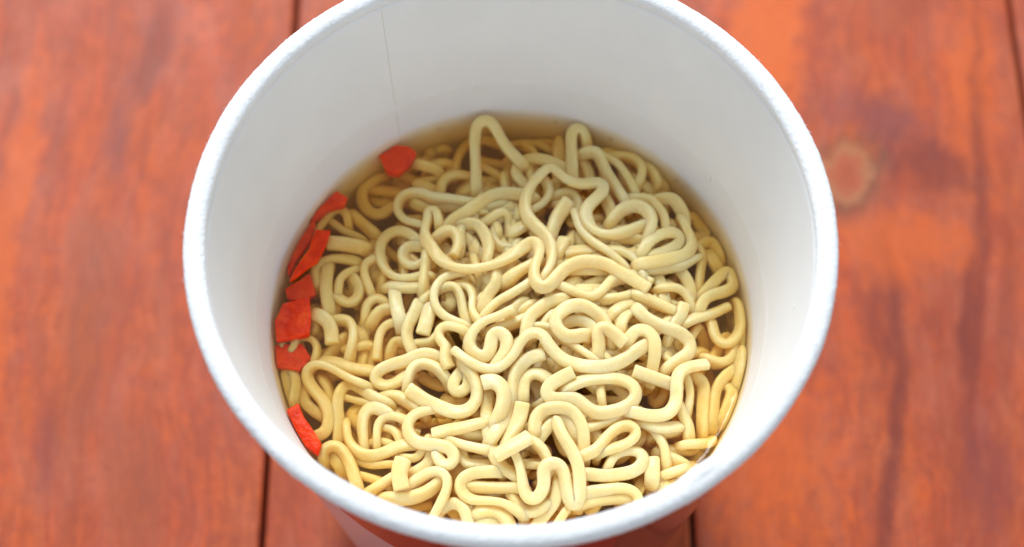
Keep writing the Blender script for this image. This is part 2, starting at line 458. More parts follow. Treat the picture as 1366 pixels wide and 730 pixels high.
# (path, layer below the heap's top, width factor, label)
N = [
('A2 300,540,-1 300,400 292,250,1.5 300,130,3 335,82,3.5 395,85,3.5 445,160,3 490,240,2 545,305,1 600,360,0', 0.2, .92, 'tall narrow arch of noodle standing up at the back of the heap'),
('A2 150,440 180,330 235,245 320,210 400,222 470,245', 2.2, .85, 'noodle curving behind the tall back arch, low in the broth'),
('A2 60,575 75,490 130,445 200,440 270,452', 1.5, .9, 'small curl of noodle below and left of the tall back arch'),
('A2 340,480 430,490 500,435 535,370', 2.5, .85, 'dim noodle bend inside the foot of the tall back arch'),
('A1 1060,520 1070,440 1110,390 1180,372|A2 130,375', 2.6, .85, 'dim sunken noodle between the back carrot piece and the tall arch'),
('A1 905,445 980,395 1095,335', 2.6, .9, 'straight sunken noodle right beside the back carrot piece'),
('A1 690,380 655,450 640,560 650,640 700,700 770,710 830,665', 1.6, .95, 'hook of noodle hanging down just left of the back carrot piece'),
('A1 710,540 790,550 880,562', 2.1, 1.0, 'short noodle stub poking out left of the big folded loop'),
('A2 250,622 120,605 0,595|A1 1060,570 965,562 895,600 875,670|B1 885,20 935,70 1020,88', 0.5, .95, 'wide folded loop opening right at the upper left of the heap'),
('A2 200,665 60,652|A1 1160,632 1070,628 990,600', 1.1, .9, 'noodle running along the inside of the wide upper left loop'),
('A2 650,580 560,568 440,568 335,618 235,690|B2 140,70 90,135', 0.7, 1.0, 'broad noodle slanting down left into the small hooked curl'),
('A2 905,405 820,362 720,336 635,342 578,380 565,440 610,490', 0.6, .9, 'oval loop of noodle behind the twisted strand at upper centre'),
('B3 345,100 240,140 130,165|B2 1120,150 1060,100,0.3 1030,30,0.5|A2 1040,660,0.8 1100,600,1 1155,540,1 1120,492,1 1020,505,1 920,480,1.2 850,425,1.6 790,388,1.8 700,470,1.6 640,560,1.3 625,650,1|B2 645,45,0.8 710,115,0.5 780,190,0.3 805,290 790,380 755,440', -0.1, .98, 'long noodle with a sharp peak twisting over the upper centre'),
('B2 50,60 35,5 -20,5|B1 1085,60 1055,130 1065,200 1110,250|B2 30,292 110,358 230,392 380,372 500,322 600,258 688,205,0.6 725,280,0.8 690,370,1 690,465,1 745,522,1 815,475,0.8 860,418,0.6 930,365,0.4 1040,335 1180,360|B3 150,392 260,452 370,525', -0.3, 1.0, 'longest noodle, an S crossing the centre and ending cut at right'),
('B2 60,160,-0.5 110,130 165,155 180,225 150,300', -0.1, 1.0, 'small hooked noodle end hanging into the left centre curl'),
('B2 215,90 290,82 350,140 385,230 372,330', 1.1, .95, 'noodle bow standing behind the long central strand'),
('B2 210,160 260,210 330,290', 1.9, .9, 'short noodle piece in the shade inside the left centre bow'),
('B2 600,20 510,30 435,80 412,165 450,240 560,262', 1.8, .85, 'thin shaded loop beneath the oval upper centre loop'),
('B2 545,60 540,225', 2.1, .95, 'upright dim noodle stub in the hollow of the upper centre'),
('A2 915,620,0.6 860,700,0.3|B2 835,60 800,160,-0.6', 0.2, 1.15, 'thick cut noodle end tucked under the twisted peak'),
('A2 850,575 925,560 980,620 970,700', 1.0, .9, 'little noodle arch over the thick cut end under the twisted peak'),
('B2 890,195 838,300', 1.1, 1.05, 'short stub with a cut top just right of the central fold'),
('B2 970,30 1000,130 1085,215 1180,272|B3 200,350', 0.35, .95, 'pale ribbon slanting down right across the centre right'),
('B3 110,255 230,280 310,350 345,430', 0.7, .85, 'noodle bend peeking above the long strand cut end'),
('A2 945,450 938,310,1 935,185,2.4 955,128,3 1005,130,2.6 1035,200,1.5 1040,280', 0.3, .92, 'flat ribbon loop standing tall at the back right'),
('A2 860,370 850,240,0.5', 1.5, 1.1, 'dim ribbon leaning left of the tall back right loop'),
('A2 745,165 830,192 880,230', 2.5, .85, 'blurred sunken noodle end near the back wall'),
('A2 540,242 630,230 725,245 805,285', 2.3, .85, 'low curved noodle in the broth between the two back arches'),
('A2 1020,300 1080,285,0.6|A3 50,320,0.6 95,430 155,520 215,610', 0.3, 1.05, 'broad strand falling forward right of the tall ribbon loop'),
('A3 95,320 175,370 235,460 285,560', 0.4, .95, 'middle strand of the three bent ones at the back right'),
('A3 150,318 250,328 325,380 330,460 295,520', 0.7, 1.0, 'rightmost bent strand at the back right, blunt over the broth'),
('A3 60,315 110,265 180,245 255,285', 1.1, .9, 'noodle hump behind the three bent strands at back right'),
('A3 300,470 370,540', 1.3, .95, 'short noodle piece low behind the stacked right folds'),
('A3 410,440 490,495 515,570', 2.4, 1.0, 'submerged noodle piece near the right back wall'),
('B3 150,40 200,-8,0.4 290,-35,0.8 370,5,0.8 400,85,0.4 375,150', -0.1, 1.05, 'thick front fold of the stacked folds at right'),
('A3 280,590 380,600,0.6 440,660,0.8|B3 480,40,0.4 490,125', 0.3, 1.05, 'second fold of the stacked folds at right'),
('A3 450,605 535,600,0.6 590,670,0.8|B3 610,40,0.5 615,125', 0.35, 1.05, 'rearmost tall fold of the stacked folds at right'),
('B3 330,285 375,210 455,160,0.5 545,145,0.5 590,185,0.4 560,235 480,275 390,292', 0.25, .9, 'leaf shaped loop lying across the stacked folds'),
('B3 610,80 650,160 668,230,0.3 620,295,0.3 520,325 430,342 340,352', 0.0, 1.0, 'strand sweeping under the leaf shaped loop, upper one'),
('B3 690,320 610,365 490,388 365,400', 0.5, .85, 'strand sweeping under the leaf shaped loop, lower one'),
('B3 80,188 210,183 320,195 355,215', 0.8, .9, 'noodle tucked below the bright central hook'),
('B3 700,230 740,290 722,400 712,530', 0.9, .8, 'thin curved noodle dropping along the right side of the folds'),
('B3 640,45 715,30 775,85 772,160 700,175', 1.3, .95, 'submerged ring shaped curl near the right wall'),
('B3 725,225 790,200 850,230 862,285', 1.1, .9, 'small sunken arch near the right wall under the ring'),
('B3 785,300 830,375', 1.1, 1.0, 'small blunt stub beneath the sunken arch at right'),
('B3 735,560 830,460 900,402 958,405 965,475 900,535 800,562 742,600 720,655', 0.4, .9, 'teardrop loop pointing down left beside the right wall'),
('B3 595,410 645,490 660,600', 0.9, .95, 'upright noodle left of the teardrop loop'),
('B3 430,430 465,520 485,610', 1.6, .95, 'noodle slanting through the dark gap below the right folds'),
('B3 480,510 570,515 640,575 670,655', 1.0, .95, 'low noodle arch left of the teardrop loop'),
('B3 310,570 420,618 540,668', 0.6, 1.1, 'thick straight noodle below the cut end of the long strand'),
('B3 615,628,0.6 580,720|C3 555,60 525,130', 0.4, .95, 'cut noodle end standing upright at centre right'),
('B3 905,640 800,688 700,712|C3 630,60', 0.6, 1.0, 'thick noodle with blunt end pointing up right at the right side'),
('C3 800,80 825,170 890,215 960,165 990,90 1000,10|B3 985,640', 0.5, .9, 'wide U of noodle sunk against the right wall'),
('B2 830,480 940,532 1055,580 1130,545|B3 130,470 245,440', 0.8, 1.05, 'dipping strand shaded beneath the long strand at right'),
('B3 90,592 200,582 290,545 305,490', 0.9, .9, 'noodle curving under the dipping strand at centre right'),
('B3 140,680 220,625 320,618', 1.0, .9, 'dim noodle hump just above the bright coil right side'),
('B2 165,420 70,462 20,540 30,640 100,712|C2 210,75', 0.4, .95, 'wide bow of noodle left of the centre'),
('B2 60,525 150,498 195,570 215,680|C2 235,50', 0.7, .8, 'inner curl within the wide bow left of centre'),
('B2 190,490 250,500 282,580 270,665 320,745', 0.6, .8, 'second inner curl within the wide bow left of centre'),
('B2 440,410 435,490 385,550 345,640', 1.1, .95, 'noodle running down below the long strand left half'),
('B2 670,470 545,550 445,605 375,670', 0.7, 1.0, 'broad strand slanting down left beneath the central fold'),
('B2 690,350 605,395 530,450', 1.1, 1.25, 'wide flat piece beneath the central fold'),
('B2 545,655,0.6 445,705,0.3|C2 360,55 285,115 250,205 285,275 365,300 398,235 405,155 450,128 505,170 500,250 440,335', 0.0, .98, 'double bent S noodle with a cut top left of the coil'),
('C2 640,110 655,25|B2 710,665 780,610 870,590', 0.4, 1.0, 'noodle bow partly hidden left of the bright coil'),
('C2 430,115 560,70 660,30', 1.0, 1.0, 'shaded strand crossing behind the double bent S noodle'),
('C2 1000,150 920,165 848,120 825,40,0.3|B2 850,690,0.5 920,640,0.7 1010,630,0.7 1100,680,0.6|C2 1155,60,0.2 1180,130', -0.1, 1.0, 'bright coil of noodle in the middle of the heap'),
('C2 1115,310,-2 1120,200,-1 1110,115,0|C3 75,95,0.3 140,135,0.5 215,205,0.6', -0.2, 1.0, 'bright cut noodle end leaning out of the central coil'),
('C2 880,85 950,50 1045,65 1095,120', 0.5, .9, 'inner turn nested inside the bright central coil'),
('C2 720,95 790,105 880,175 980,240 1070,292', 0.4, .8, 'slim strand slipping from behind the big wave to the right'),
('C2 160,255,0.5 240,318 340,372 430,380 500,340 560,268 600,190,0.4 660,135,0.8 740,142,0.8 785,215,0.6 845,285 925,335 1040,362 1160,362|C3 120,355 210,318 290,258 360,215', -0.3, 1.0, 'long bright wave crossing the lower centre with a cut left end'),
('C3 245,175,-0.4 290,118 355,118 412,175 418,270 400,385,-1', -0.35, .95, 'smooth arch hooked over the right end of the bright wave'),
('C2 755,275,0.4 660,300 595,355 553,430 545,540 525,640 490,720|D2 445,100 400,165', 0.2, 1.0, 'noodle diving down from under the peak of the bright wave'),
('C2 345,470,0.8 420,455,0.6 485,520,0.4 480,620 440,720,-0.8', -0.5, 1.15, 'bright bent noodle with a broad cut end left of lower centre'),
('C2 375,560 370,720|D2 380,120 415,250 460,340 540,392', 0.4, .98, 'vertical noodle passing left of the small bright block'),
('C2 610,605,0.6 585,730|D2 555,90 500,190', 0.0, 1.1, 'bright upright strand with cut top above the small block'),
('D2 655,150,0.4 560,205,0.4 435,275,0.4', -0.9, 1.15, 'small bright block of noodle cut at both ends'),
('D2 845,70,-0.5 880,150 935,235 980,340 990,470 985,590 945,615 910,540 890,420 870,345 805,320 748,355 755,460 720,550 660,570 620,510 605,400 575,290 545,240', -0.4, .95, 'W shaped noodle folded several times at the bottom centre'),
('D2 560,570 600,635 680,655 760,600', 0.4, 1.0, 'noodle turn just under the W shaped noodle'),
('D2 690,100|C2 695,710 745,650 850,632,0.4 940,655 990,720|D2 1015,110 1020,240', 0.1, .95, 'round arch over the right leg of the W shaped noodle'),
('D2 730,150 790,75 850,35 925,45 960,130', 0.6, .9, 'inner arch nested under the round arch at lower centre'),
('D2 690,185 745,235 775,300', 0.4, .95, 'noodle corner right of the small bright block'),
('D2 630,335 710,340', 0.7, .9, 'short noodle bridge inside the W shaped noodle'),
('C2 945,395,0.4 860,440,0.2 785,490 770,555 840,582 960,572 1030,632 1110,672 1200,662|C3 160,655 255,612 298,545,0.3 265,478,0.3 170,440 60,438 -60,455|C2 930,490', -0.2, 1.0, 'bright closed loop with a cut top right of the lower centre'),
('C2 1130,505 1140,605', 1.0, 1.0, 'upright noodle seen through the bright closed loop'),
('C3 190,115 205,40|B3 235,690', 0.9, .85, 'small bend behind the smooth arch at right of centre'),
('C2 615,540 625,440 700,400 775,440', 0.7, .95, 'shaded bow of noodle in the hollow under the wave peak'),
('C2 190,105,0.3 105,85 50,125 60,190 110,230 90,300 120,365', 0.2, 1.05, 'kinked noodle falling left of the bright wave cut end'),
('C2 190,405 145,470 155,530 215,530 255,470 240,400', 0.6, .9, 'small round hook below the cut end of the bright wave'),
('C1 950,510,0.6 1060,585,0.3|C2 60,630 150,665 240,655 300,590 305,500 275,420 230,360', -0.1, 1.05, 'broad U shaped noodle with a cut left end, left of lower centre'),
('C1 950,440 975,370 1050,340 1135,370 1190,425', 0.4, .98, 'round arch just above the broad U shaped noodle'),
('C2 60,300|C1 1050,270 940,320 830,350 745,390 722,450 790,490 870,468 930,425', 0.5, .92, 'long narrow loop lying flat left of the broad U'),
('C1 875,60 805,80 755,150 740,315', 0.4, 1.0, 'thick bent noodle in a row above the narrow loop'),
('C1 975,255 940,170 945,90 985,15|B1 1005,640', 0.5, .95, 'curved noodle second right in the row above the narrow loop'),
('C1 1045,140 1070,60 1090,-20', 0.3, 1.1, 'blunt noodle end pointing down above the narrow loop'),
('C1 485,50 555,60 585,150 558,305', 0.3, 1.0, 'bent noodle arch standing right of the pale stub at left'),
('C1 635,140 658,235 640,330', 0.9, .9, 'thin noodle behind the arch at the left'),
('C1 415,300 460,235 505,185', 0.9, .95, 'noodle slanting under the arch at the left'),
('C1 345,20 410,55 435,120 440,205', 0.3, 1.1, 'pale stub bending down near the middle carrot pieces'),
('C1 150,192 235,170 310,178 345,240 320,330', 0.3, .75, 'thin noodle hooked around the flat middle carrot piece'),
('C1 140,610 100,510 90,430 130,378 182,400 200,480 178,600', 0.1, .8, 'small upright loop leaning on the left wall'),
('C1 650,480 540,430 430,368 335,345 275,385 278,450 330,530 390,600 420,690|D1 415,70 390,125 325,150', 0.1, .92, 'long hairpin noodle beside the small loop at the left wall'),
('C1 400,325 480,340 575,375 695,388', 0.4, .95, 'straight noodle lying behind the long hairpin'),
('C1 258,510 255,590 310,650 375,690', 0.7, .9, 'noodle bend enclosed by the long hairpin near the lowest carrot'),
('D1 480,160|C1 485,720 475,620 490,530 550,472 635,510 710,560 790,595', 0.3, .85, 'tall open arch right of the long hairpin'),
('C1 520,565 620,590 740,612', 0.8, .8, 'thin strand lying under the tall open arch'),
('D1 650,205 640,70|C1 650,690 685,638 750,640 800,668', 0.2, .95, 'crook shaped noodle right of the tall open arch'),
('D1 738,175 745,80 790,20 860,8 925,35', 0.4, .9, 'second crook shaped noodle, next to the S at lower left'),
('C1 785,570 860,558 940,592 1015,645', 0.5, 1.1, 'short thick noodle above the S at lower left'),
('C1 1110,645 1010,668|D1 945,50 955,140 1020,192 1110,200 1200,215|D2 120,220 160,275 140,330 75,340 50,290', -0.1, .95, 'S shaped noodle with curled right tail at lower left'),
('D1 535,90 550,180 605,250 700,278 800,252 900,208 970,200', 0.25, .92, 'smiling curve of noodle left of the S'),
('D1 600,300 700,335 830,330', 0.9, .9, 'low strand beneath the smiling curve'),
('D1 365,285 400,222 470,208 530,270 575,370 605,470', 0.0, .95, 'arch at the lower left rim beside the lowest carrot'),
('D1 445,280 490,350', 0.8, .9, 'short stub inside the arch at the lower left rim'),
('D1 630,410 730,435 790,460', 0.5, .95, 'short strand between the lower left arch and the pale block'),
('D1 690,520 780,462 860,410', 0.5, .95, 'strand rising left of the pale upright block'),
('D1 915,300,0.8 885,390,0.6 905,495,-0.2', -0.5, 1.2, 'pale upright noodle block with a cut top at lower left'),
('D1 940,490 1020,430 1100,385 1180,385|D2 115,440 100,520 55,610 15,680', 0.0, 1.0, 'bent knee of noodle right of the pale upright block'),
('D1 820,560 950,560 1080,515 1150,455', 0.4, 1.05, 'noodle running beneath the bent knee at the front rim'),
('D1 925,290 1015,290 1060,200', 0.8, .95, 'shaded strand under the S curled tail'),
('D1 1000,385 1085,330 1105,250', 0.9, .9, 'shaded strand between the S and the bent knee'),
('D2 15,135,0.4 100,108 200,90 330,55', 0.1, 1.05, 'straight noodle with a cut left end left of the vertical noodle'),
('D2 110,165 200,200 290,222 385,242', 0.3, 1.0, 'straight strand slanting down to the vertical noodle'),
('D2 200,130 340,140', 0.7, .95, 'short piece between two straight strands at lower centre left'),
('D2 205,235 220,320 300,335 400,335', 0.8, .85, 'low shaded strand under the two straight ones'),
('D2 430,380 290,390 205,430 195,505 265,568 380,575 480,590 575,645', 0.1, .9, 'long flat loop opening right at the front rim'),
('D2 245,482 400,490 575,490', 0.35, .95, 'straight noodle lying inside the long flat loop'),
('D2 75,625 140,585 215,620 245,705', 0.3, .9, 'small arch at the front rim below the flat loop'),
('D2 320,650 420,640 500,685 530,760', 0.2, 1.1, 'thick rounded noodle at the front rim below the flat loop'),
('D2 330,720 410,715', 0.5, .9, 'tiny noodle stub touching the front rim'),
('D2 265,620 305,710', 0.7, .9, 'short strand between the small arch and thick noodle at the front rim'),
('D2 715,725 785,640 835,560 850,460', 0.5, .9, 'strand slanting up inside the right leg of the W'),
('D2 845,725 900,640', 0.6, .9, 'short strand under the right foot of the W'),
('D2 1030,525 1180,505|D3 190,495 270,510 310,570 300,640', 0.1, 1.0, 'long bent noodle along the front rim at right'),
('D3 -40,595 90,572 210,562', 0.6, .9, 'strand inside the bent noodle at the right front rim'),
('D2 1030,270|D3 30,235 90,160 160,95 235,72 295,105 275,165 200,205 90,240', 0.1, .92, 'slim hairpin at lower right pointing up right'),
('D2 1030,395|D3 60,408 150,405 280,378 345,315 325,255 240,240 150,270 110,335', 0.3, .95, 'rounded loop below the slim hairpin at lower right'),
('D2 1035,90 1130,60|D3 150,20', 0.6, .9, 'strand passing just above the slim hairpin'),
('B3 315,675|C3 350,35 460,90 580,132 650,200 645,270 575,320 520,355', 0.1, 1.0, 'bent elbow of noodle right of the smooth arch'),
('C3 280,390,0.3 400,432 530,478', 0.2, 1.0, 'straight noodle with a cut left end under the elbow'),
('C3 765,345,0.6 660,360,0.5 580,400,0.3 562,490 560,590 505,675 390,690 280,665|D3 200,-30,-1', -0.4, .95, 'stair shaped noodle with a square cut end at right'),
('C3 635,440 655,540 640,650', 0.6, .9, 'first of the upright submerged strands right of the stair shape'),
('C3 700,430 745,480 740,580 735,700|D3 735,90', 0.55, .95, 'second, widest of the upright submerged strands at right'),
('C3 965,370 880,430 825,520 812,640 800,730|D3 800,60', 0.5, .85, 'curved submerged strand rising to the right wall'),
('C3 870,720 940,630 952,540 905,492', 0.5, .9, 'submerged noodle bend close to the lower right wall'),
('C3 1015,270 1010,380 990,480', 0.5, .95, 'submerged strand standing along the right wall'),
('C3 775,320 850,345 920,310 935,240', 0.6, 1.1, 'pale submerged noodle right of the square cut end'),
('C3 585,620 620,720|D3 640,60 645,140', 0.6, .95, 'pale strand diving under near the right front'),
('D3 635,200 800,190', 0.9, 1.05, 'flat submerged piece near the right front wall'),
('D3 420,120 480,210 495,310', 0.9, .95, 'curved submerged strand left of the flat piece'),
('D3 400,300 400,400', 0.5, 1.15, 'small blunt end right of the rounded loop'),
('D3 500,400 640,350', 1.2, 1.0, 'faint submerged strand next to the right front rim'),
('D3 350,55 450,92 560,80', 0.6, .9, 'strand curving below the stair shaped noodle'),
('D3 450,135 560,115', 1.0, .9, 'short faint strand under the stair shaped noodle'),
('B1 345,115 370,45|A1 425,690 480,665 540,700|B1 548,60', 0.6, .92, 'round hump of noodle above the bright carrot strip'),
('B1 430,70 520,140 610,175', 0.9, .9, 'noodle slanting from the hump to the pale block'),
('B1 590,45 660,105 715,150', 1.0, 1.05, 'blurred stub right of the hump at upper left'),
('B1 415,218,0.4 500,222,0.4 625,242,0.2', 0.1, 1.15, 'pale straight block with a cut end touching the bright carrot strip'),
('B1 330,470 325,390 385,332 480,318 585,335', 0.3, .9, 'hooked noodle beginning beside the bright carrot strip'),
('B1 410,390 400,520 420,665', 0.2, 1.05, 'pale upright noodle right of the dark carrot pieces'),
('B1 570,400 495,450 480,545', 0.5, .95, 'short slanting noodle right of the pale upright one'),
('B1 480,575 540,622 608,590 622,505 585,450', 0.6, .85, 'small hook with a wet glint right of the pale upright noodle'),
('B1 730,325 665,350 652,425 690,525', 0.4, .95, 'crescent of noodle left of the big ring'),
('B1 1010,195 930,142 850,140 782,190 758,280 788,380 860,445 960,455 1050,435', 0.35, .85, 'big ring of noodle at left of the heap'),
('B1 1040,240 945,240 908,290 930,350 1000,372 1055,330', 0.8, .9, 'small curl inside the big ring'),
('B1 1075,300 1060,400 1050,490', 0.4, .95, 'short upright strand at the right edge of the big ring'),
('B1 845,505 940,515 1025,508', 0.6, 1.15, 'thick short block lying below the big ring'),
('B1 655,705 675,620 740,578 805,615', 0.6, .9, 'round arch below the crescent'),
('B1 715,730 765,665 840,655', 0.7, .95, 'noodle under the round arch at left'),
('B1 860,570 870,640 895,740', 0.4, 1.05, 'upright short noodle below the thick short block'),
('B1 940,725 1000,665 1065,580', 0.9, .9, 'shaded strand left of the wide bow'),
('B1 350,720 430,725', 1.0, .9, 'low noodle piece beside the middle carrot'),
('B1 780,420 765,520', 1.2, .9, 'short shaded piece between the crescent and the big ring'),
('C1 660,120 700,20|B1 740,690', 1.1, .95, 'shaded strand left of the thick bent noodle'),
('C1 830,270 860,190 930,200', 1.2, .9, 'short shaded piece between bent noodles above the narrow loop'),
('C1 1020,210 1110,200 1150,150', 1.0, .9, 'shaded strand beneath the blunt noodle end'),
('C1 390,460 420,520 430,600', 1.1, .9, 'short shaded strand right of the hairpin bend'),
('C1 650,620 560,680 600,730', 1.2, .9, 'shaded strand below the tall open arch'),
('D1 690,200 760,180 830,200', 1.0, .9, 'faint hump above the smiling curve'),
('D1 810,90 870,110 900,180', 1.0, .85, 'dim strand inside the second crook'),
('B2 860,560 960,520', 1.9, .9, 'dark low strand in the hollow under the dipping strand'),
('A2 990,330 1040,400 1060,470', 1.3, .95, 'shaded strand between the tall ribbon loop and its neighbour'),
('A2 620,250 680,290 700,320', 2.0, .85, 'low bend left of the oval loop in the back broth'),
('A1 730,620 760,650 800,620', 2.6, .85, 'small sunken bend inside the upper left hook'),
('A2 760,480 790,560 740,640 670,680', 0.9, .9, 'inner strand hanging inside the peak of the twisted noodle'),
('A2 230,700 300,670 400,660 480,640', 1.5, .95, 'shaded hump below the broad slanting noodle'),
]

def dense(pts, step=0.55):
    """Catmull-Rom through (px,py,extra height) -> many samples"""
    P = np.array(pts, float)
    if len(P) == 2: P = np.vstack([P[0], P.mean(0) + [0, 0, 0.2], P[1]])
    Q = np.vstack([2 * P[0] - P[1], P, 2 * P[-1] - P[-2]])
    out = []
    for i in range(1, len(Q) - 2):
        p0, p1, p2, p3 = Q[i - 1], Q[i], Q[i + 1], Q[i + 2]
        k = max(2, int(np.hypot(*(p2 - p1)[:2]) / 2.0))
        for t in np.arange(k) / k:
            out.append(0.5 * ((2 * p1) + (p2 - p0) * t + (2 * p0 - 5 * p1 + 4 * p2 - p3) * t * t + (3 * p1 - p0 - 3 * p2 + p3) * t ** 3))
    out.append(Q[-2])
    return np.array(out)

WID = 1.97    # mm, basic width of a noodle
CUT = {'longest noodle': 'e', 'small hooked noodle end': 'e', 'thick cut noodle end tucked': 's', 'short stub with a cut top': 's',
       'cut noodle end standing upright': 's', 'thick noodle with blunt end': 's', 'double bent S': 's', 'bright cut noodle end leaning': 'e',
       'long bright wave': 's', 'noodle diving down': 's', 'bright bent noodle with a broad cut': 's', 'bright upright strand with cut top': 's',
       'small bright block': 'se', 'bright closed loop with': 's', 'kinked noodle': 'e', 'broad U shaped noodle with': 's', 'pale stub bending': 'e',
       'blunt noodle end pointing down': 's', 'pale upright noodle block': 'se', 'pale straight block': 's',
       'straight noodle with a cut left end left': 's', 'straight noodle with a cut left end under': 's', 'stair shaped noodle with': 's',
       'thick straight noodle below the cut': 'e', 'small blunt end': 's', 'thick bent noodle in a row': 'e', 'small round hook below': 'e'}
def dive(P):
    # an end that goes on under its neighbours: bend it down into the heap
    t = P[-1] - P[-4]; t /= np.linalg.norm(t); dn = np.array([0, 0, -1.0]); R_ = 1.35
    th = np.linspace(0.2, 1.75, 8)
    arc = [P[-1] + t * R_ * math.sin(a) + dn * R_ * (1 - math.cos(a)) for a in th]
    arc.append(arc[-1] + dn * 1.6)
    return np.vstack([P, arc])
strands = []  # dict(P: Nx3 mm, D: ray directions, w, label)
for path, layer, wf, label in N:
    d = dense(parse(path))
    P = []
    for px, py, dz in d:
        z = ZB + heap(px, py) - layer * 1.6 + dz
        P.append(at(px, py, z))
    P = np.array(P)
    cuts = next((v for k_, v in CUT.items() if label.startswith(k_)), '')
    if 'e' not in cuts: P = dive(P)
    if 's' not in cuts: P = dive(P[::-1])[::-1]
    strands.append(dict(P=P, w=wf, label=label, traced=True))

# deeper noodles filling the cup beneath the ones one can make out
hidden_label = 'pale noodle sunk in the broth deep beneath the top strands'
for k in range(122):
    a = random.uniform(0, 2 * math.pi); r = 35 * math.sqrt(random.random())
    if r > 27 and math.sin(a) > 0.2: r *= 0.75
    c0 = np.array([r * math.cos(a), r * math.sin(a)]); hd = random.uniform(0, 2 * math.pi)
    n = random.randint(30, 60); amp = random.uniform(1.8, 3.6); wl = random.uniform(3.8, 6.2); ph = random.uniform(0, 6.28)
    bend = random.uniform(-0.03, 0.03)
    depth = 2.3 + 4.8 * (k / 122)
    P = []
    c = c0.copy(); h = hd
    for i in range(n):
        s = i * 0.42
        h += bend * 0.42 + 0.04 * noise.noise(Vector((k * 3.1, i * 0.1, 0)))
        c = c + 0.42 * np.array([math.cos(h), math.sin(h)])
        off = amp * math.sin(2 * math.pi * s / wl + ph)
        q = c + off * np.array([-math.sin(h), math.cos(h)])
        # height of the heap over this spot
        X = np.array([q[0], q[1], ZB]) - CAM
        dd = X @ fw; px, py = 683 + F * (X @ rt) / dd, 365 - F * (X @ up) / dd
        z = ZB + max(-1.0, heap(px, py)) - depth + 0.8 * math.sin(2 * math.pi * s / wl + ph + 1.2) + 0.8 * noise.noise(Vector((q[0] * 0.1, q[1] * 0.1, k)))
        P.append((q[0], q[1], z))
    strands.append(dict(P=np.array(P), w=random.uniform(0.85, 1.05), label=hidden_label, traced=False))

def resample(P, step):
    L = np.r_[0, np.cumsum(np.linalg.norm(np.diff(P, axis=0), axis=1))]
    n = max(4, int(round(L[-1] / step)) + 1)
    t = np.linspace(0, L[-1], n)
    return np.stack([np.interp(t, L, P[:, i]) for i in range(3)], 1)
def smooth(P, it):
    for _ in range(it):
        Q = P.copy(); Q[1:-1] = P[1:-1] * 0.5 + (P[:-2] + P[2:]) * 0.25; P = Q
    return P
for s in strands:
    s['P'] = resample(s['P'], 0.5)
# push overlapping strands apart along the direction of sight, so that they lie over one another
sid = np.concatenate([np.full(len(s['P']), i) for i, s in enumerate(strands)])
idx = np.concatenate([np.arange(len(s['P'])) for s in strands])
A = np.concatenate([s['P'] for s in strands]); A_0 = A.copy()
DIR = A - CAM; DIR /= np.linalg.norm(DIR, axis=1)[:, None]
rad = np.concatenate([np.full(len(s['P']), s['w'] * WID * 0.47) for s in strands])
T = np.zeros(len(A)); depth0 = np.einsum('ij,ij->i', A_0 - CAM, DIR)
starts = np.r_[0, np.cumsum([len(s['P']) for s in strands])]
for it in range(26):
    if it % 5 == 0:
        kd = KDTree(len(A))
        for i, p in enumerate(A): kd.insert(p, i)
        kd.balance()
        pi, pj = [], []
        for i, p in enumerate(A):
            for _, j, dist in kd.find_range(p, 3.0):
                if j > i and (sid[i] != sid[j] or abs(idx[i] - idx[j]) > 9):
                    pi.append(i); pj.append(j)
        pi = np.array(pi); pj = np.array(pj)
    d = A[pi] - A[pj]; dist = np.linalg.norm(d, axis=1); need = (rad[pi] + rad[pj]) * 0.88
    hit = dist < need
    a, b = pi[hit], pj[hit]
    order = np.sign((depth0[a] + 0.35 * T[a]) - (depth0[b] + 0.35 * T[b])); order[order == 0] = 1
    push = (need[hit] - dist[hit]) * 0.28 * order
    dT = np.zeros(len(A)); cnt = np.zeros(len(A))
    np.add.at(dT, a, push); np.add.at(dT, b, -push); np.add.at(cnt, a, 1); np.add.at(cnt, b, 1)
    T += dT / np.maximum(1, cnt ** 0.5)
    T *= 0.985
    T = np.clip(T, -3.2, 4.5)
    for k in range(len(strands)):
        q = T[starts[k]:starts[k + 1]]
        for _ in range(3): q[1:-1] = q[1:-1] * 0.5 + (q[:-2] + q[2:]) * 0.25
    A = A_0 + DIR * T[:, None]
for k, s in enumerate(strands):
    P = A[starts[k]:starts[k + 1]].copy()
    for q in P:                                   # stay inside the cup
        rr = math.hypot(q[0], q[1]); lim = r_in(q[2]) - 1.25
        if rr > lim: q[0] *= lim / rr; q[1] *= lim / rr
    s['P'] = P

